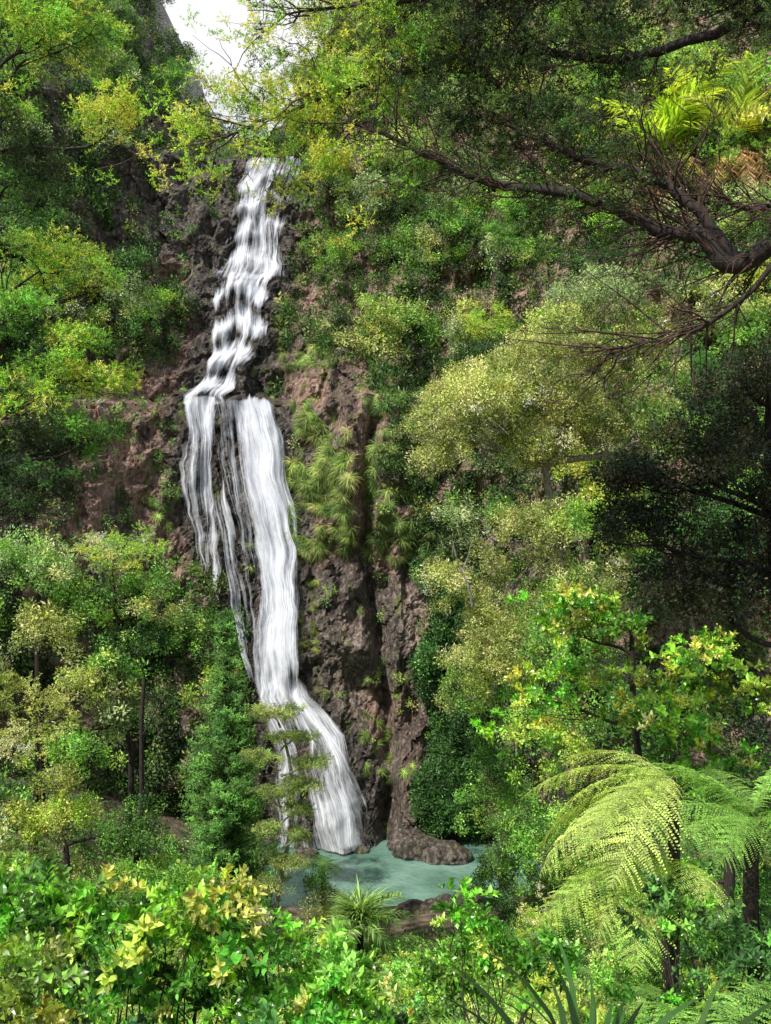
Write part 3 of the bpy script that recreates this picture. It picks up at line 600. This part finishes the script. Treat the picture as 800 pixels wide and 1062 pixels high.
# ---------------------------------------------------------------- overhead tree with sweeping boughs
def overhead():
    e=empty('overhanging_kanuka_tree');T=Tubes();W=Tubes();F=Fol()
    T.add(smoothpath([(6.6,9,15.5),(6.2,9.2,19),(5.6,9.4,21.8),(6.1,9.3,25),(5.4,9,29)]),(.26,.12),10)
    boughs=[([(5.7,9.4,21.9),(4.4,9.9,22.9),(3.7,10.2,22.6),(3.35,10.3,22.95),(3.0,10.5,23.05),(2.1,10.6,23.5),(1.2,10.9,23.72),(.45,11.3,24.2),(-.4,11.5,24.65)],.13,.018),
     ([(3.72,10.2,22.62),(3.25,10.3,23.3),(2.8,10.6,23.7),(2.0,10.9,24.1),(1.3,11.1,24.9),(.9,11.2,25.4)],.07,.014),
     ([(6.0,9.3,24.6),(4.9,9.7,25.1),(4.1,10,25.3),(3.5,10.2,25.8),(2.6,10.4,26.3)],.15,.04),
     ([(5.9,9.3,23.2),(4.6,10,23.3),(3.9,10.4,23.3),(3.2,10.8,23.6),(2.2,11.3,24.2)],.05,.012),
     ([(4.3,9.9,22.85),(3.6,10.2,22.1),(3.1,10.4,21.9),(2.5,10.6,21.8)],.035,.008),
     ([(4.1,10,25.3),(2.8,10.8,25.1),(1.4,11.3,25.4),(0,11.8,25.3),(-1.2,12,25.0),(-2.1,12.2,24.7)],.06,.012),
     ([(3.5,10.2,25.8),(2,10.8,25.9),(.3,11.3,26),(-1.2,11.8,26.1)],.06,.012)]
    for bi,(b,r0,r1) in enumerate(boughs):
        sp=smoothpath(b,6);n=len(sp);sp=[p+Vector([random.gauss(0,.014) for _ in range(3)]) for p in sp]
        T.add(sp,(r0,r1),8)
        for i in range(5,n):
            for _ in range(3):
                if random.random()<.2:continue
                d=(sp[i]-sp[i-1]).normalized();L_=random.uniform(.45,1.35)
                side=Vector((random.gauss(0,.5),random.gauss(0,.8),random.gauss(.15,.55)));v=(d*.9+side).normalized()
                tw=wander(sp[i],sp[i]+v*L_,5,.07);W.add(tw,(.014,.004),4)
                for q in range(4):
                    k=random.randint(1,5);v2=(v+Vector([random.gauss(0,.5) for _ in range(3)])).normalized();l2=random.uniform(.2,.55)
                    e2=tw[k]+v2*l2;W.add(wander(tw[k],e2,3,.08),(.007,.002),3)
                    dens={0:.3,1:.7,2:.8,3:.15,4:.08,5:1.,6:1.}[bi]
                    if e2.x>2.6 and e2.z<24.6:dens*=.35
                    if random.random()<dens:
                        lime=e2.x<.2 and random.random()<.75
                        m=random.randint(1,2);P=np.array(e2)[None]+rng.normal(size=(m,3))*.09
                        F.add('fine',P,aim(np.tile(list(v2),(m,1)),.4),rng.uniform(.2,.42,m),shade(LIME if lime else ([(.022,.045,.011),(.065,.105,.024),(.012,.024,.008)]),m,.38))  # dark sprigs have the backlit look put into their colour
    for c,r,pal,sc in[((-1.3,11.9,24.7),(.85,.7,.35),LIME,.32),((-.3,11.6,25.0),(.9,.8,.45),LIME+MID,.32),((-1.7,12,25.2),(.5,.5,.25),LIME,.28),((.7,11.3,25.2),(.9,.8,.4),MID+LIME+SHADED,.33),((1.7,11,25.3),(1,.8,.45),SHADED+DEEP,.33),  # canopy's shaded underside painted in with the dark palettes
       ((2.5,10.8,24.9),(.9,.8,.4),DEEP+SHADED,.33),((3.6,10.4,25.6),(1.,.8,.35),SHADED,.34),((1.0,11,24.5),(.7,.6,.25),DEEP+SHADED,.32),((1.9,10.8,24.3),(.6,.6,.25),DEEP+SHADED,.32),((.4,11.5,26.0),(1.1,.8,.4),DEEP+SHADED,.34),((2,11,26.),(1.2,.8,.4),SHADED,.34),((2.9,10.6,25.5),(1.,.8,.35),SHADED,.34),((1.2,11.2,25.7),(1.,.8,.35),SHADED,.34),((4.2,10,25.3),(.8,.6,.25),SHADED,.34),((-.6,11.6,24.2),(.4,.4,.22),LIME,.28)]:
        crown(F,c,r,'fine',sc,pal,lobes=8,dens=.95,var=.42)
    T.obj('trunk_and_boughs',M_bark,e);W.obj('twigs',M_twig,e);F.build('kanuka',e)
overhead()
# ---------------------------------------------------------------- foreground shrubs
def shrub(name,base,crs,kind,sc,dens=1.5,lobes=7):
    e=empty(name);F=Fol();T=Tubes()
    for c,r,pal in crs:
        cen=crown(F,c,r,kind,sc,pal,lobes=lobes,dens=dens,var=.38)
        for q in cen:T.add(wander(base,Vector(q),6,.07),(.014,.004),5)
    T.obj('stems',M_bark,e);F.build(name,e)
shrub('broadleaf_shrub',(-1.9,7.4,14.3),[((-2.6,7.2,16.95),(.6,.5,.38),BRIGHT+MID),((-1.8,7.3,16.75),(.6,.5,.38),BRIGHT+LIME),((-2.3,7,16.3),(.7,.5,.4),MID+DEEP),((-1.3,7.4,16.85),(.35,.4,.3),LIME+BRIGHT)],'broad',.4)
shrub('broadleaf_shrub',(-.9,7.6,14.3),[((-1.05,7.5,16.55),(.5,.5,.38),BRIGHT),((-.45,7.6,16.25),(.45,.4,.35),MID+BRIGHT),((-1.5,7.2,16.3),(.5,.4,.35),BRIGHT+DEEP),((-.8,7,16.1),(.6,.4,.3),DEEP+BRIGHT),((-.1,7.3,15.9),(.4,.4,.3),BRIGHT)],'broad',.4)
shrub('yellow_leaved_shrub',(-2.2,5.2,15.8),[((-2.0,5.3,17.35),(.22,.25,.2),[(.2,.28,.04),(.12,.21,.04)]),((-1.8,5.2,17.1),(.2,.2,.12),[(.24,.25,.05)])],'broad',.27)
shrub('broadleaf_shrub',(1.1,10,13.6),[((.95,10.5,15.3),(.5,.5,.5),BRIGHT),((1.6,10.3,15.1),(.5,.5,.4),BRIGHT+MID),((.5,10.6,14.8),(.4,.4,.4),MID)],'broad',.4)
shrub('broadleaf_shrub',(2.6,7,14.9),[((2.2,7,16.2),(.45,.4,.3),BRIGHT+DEEP),((2.6,7,16.5),(.4,.4,.3),DEEP),((1.75,7.2,15.9),(.4,.4,.3),MID+BRIGHT),((2.7,6.8,16.1),(.4,.4,.35),SHADED+DEEP),((2.4,7.8,16.7),(.35,.3,.25),DEEP+MID)],'broad',.32)
ff=Fol()
ff.add('flax',[[.85,4.6,16.95],[1.4,4.4,17.0]],[[.25,.3,.4],[.1,.3,4]],[1.05,.95],[(.05,.12,.03),(.06,.13,.03)])
ff.build('flax_plant')
us=Fol()
for _ in range(560):
    y=random.uniform(4.5,43);x=random.uniform(-.45*y-1,.45*y+1);z=float(groundZ(x,y))
    if y>39 and -6<x<4.6:continue
    r=random.uniform(.35,.6)+.018*y
    lim=20-(.46 if abs(x)<.15*y else .37)*y
    if z+r>lim:r=max(.25,lim-z)
    if z>lim:continue
    sc=.26+.0085*y;pal=random.choice([MID,BRIGHT,DEEP,OLIVE,LIME,MID])
    crown(us,(x,y,z+r*.4),(r*1.1,r*1.1,r),random.choice(['clump','clump','broad','fine']),sc,pal,lobes=3,dens=1.0,lr=.65)
n=5000;y=rng.uniform(6,50,n);x=rng.uniform(-.45,.45,n)*y;m=~((x>-6.2)&(x<5)&(y>38));x=x[m];y=y[m]
us.add('clump',np.c_[x,y,groundZ(x,y)+.15],aim(np.tile([0,-.3,1.],(len(x),1))),rng.uniform(.5,1.1,len(x)),shade(DEEP+MID,len(x),.35))
for _ in range(120):
    y=random.uniform(5,40);x=random.uniform(-.45*y,.45*y);z=float(groundZ(x,y))
    if z+1>20-.42*y or (y>38 and -6<x<4.6):continue
    n=9;us.add('frond',np.tile([x,y,z+.5],(n,1)),np.c_[np.zeros(n),rng.uniform(-.3,.2,n),np.arange(n)*.7],rng.uniform(.8,1.4,n),shade(FM,n,.2))
us.build('understory')
def boulder(x,y,z,r,s):
    import bmesh
    bm=bmesh.new();bmesh.ops.create_icosphere(bm,subdivisions=4,radius=1)
    for v in bm.verts:
        c=v.co;n=float(fbm(c.x*1.6+s,c.y*1.6,c.z*1.6,s,4));f=.6+.8*n
        v.co=Vector((c.x*r*f*1.2,c.y*r*f,c.z*r*f*.8))
    me=bpy.data.meshes.new('boulder');bm.to_mesh(me);bm.free();me.materials.append(M_rock)
    a=me.attributes.new('wet','FLOAT','POINT');a.data.foreach_set('value',np.full(len(me.vertices),.6,dtype=np.float32))
    o=bpy.data.objects.new('boulder',me);o.location=(x,y,z);COL.objects.link(o)
for i,(x,y,z,r) in enumerate([(1.2,42.6,2.2,.7),(.2,42.1,2.3,.5),(2.6,43,2.2,.8),(-1,42.3,2.2,.45),(3.9,44.5,2.2,.6),(1.6,51,2.2,1.3),(3.2,50,2.2,1.0),(-7,50,2.3,1.1),(-7,48.5,2.1,.7),(-1.4,51.2,2.0,.5),(-4.2,50.6,2.0,.55)]):boulder(x,y,z,r,i+3)
# ---------------------------------------------------------------- light, sky, camera
sd=Vector((-.42,-.46,.78)).normalized();el=math.asin(sd.z);az=math.atan2(sd.x,sd.y)
w=bpy.data.worlds.new('World');scene.world=w;w.use_nodes=True;nt=w.node_tree;N=nt.nodes;L=nt.links;N.clear()
o=N.new('ShaderNodeOutputWorld');bg=N.new('ShaderNodeBackground');bg.inputs[1].default_value=.13
sk=N.new('ShaderNodeTexSky');sk.sky_type='NISHITA';sk.sun_disc=False;sk.sun_elevation=el;sk.sun_rotation=az
tc=N.new('ShaderNodeTexCoord');n=N.new('ShaderNodeTexNoise');n.inputs['Scale'].default_value=3.5;n.inputs['Detail'].default_value=8
L.new(tc.outputs['Generated'],n.inputs['Vector'])
dp=N.new('ShaderNodeVectorMath');dp.operation='DOT_PRODUCT';dp.inputs[1].default_value=(-.15,.87,.46)
L.new(tc.outputs['Generated'],dp.inputs[0])
ma=N.new('ShaderNodeMath');ma.operation='MULTIPLY_ADD';ma.inputs[1].default_value=.14;L.new(dp.outputs['Value'],ma.inputs[0]);L.new(n.outputs[0],ma.inputs[2])
r=N.new('ShaderNodeValToRGB');r.color_ramp.elements[0].position=.46;r.color_ramp.elements[1].position=.6;L.new(ma.outputs[0],r.inputs[0])
mx=N.new('ShaderNodeMix');mx.data_type='RGBA';mx.inputs[7].default_value=(8.0,8.0,8.1,1)
L.new(r.outputs[0],mx.inputs[0]);L.new(sk.outputs[0],mx.inputs[6]);L.new(mx.outputs[2],bg.inputs[0]);L.new(bg.outputs[0],o.inputs[0])
sl=bpy.data.lights.new('sun','SUN');sl.energy=5;sl.angle=math.radians(.5);sl.color=(1,.965,.9)
so=bpy.data.objects.new('sun',sl);so.rotation_euler=(-sd).to_track_quat('-Z','Y').to_euler();COL.objects.link(so)
cd=bpy.data.cameras.new('camera');co=bpy.data.objects.new('camera',cd);COL.objects.link(co)
co.location=(0,0,20);co.rotation_euler=(math.radians(90),0,0)
cd.sensor_fit='VERTICAL';cd.sensor_height=36;cd.lens=33.9;cd.clip_end=2000;cd.clip_start=.05
scene.camera=co
scene.view_settings.view_transform='Standard'
try:scene.view_settings.look='None'
except Exception:pass
scene.view_settings.exposure=0
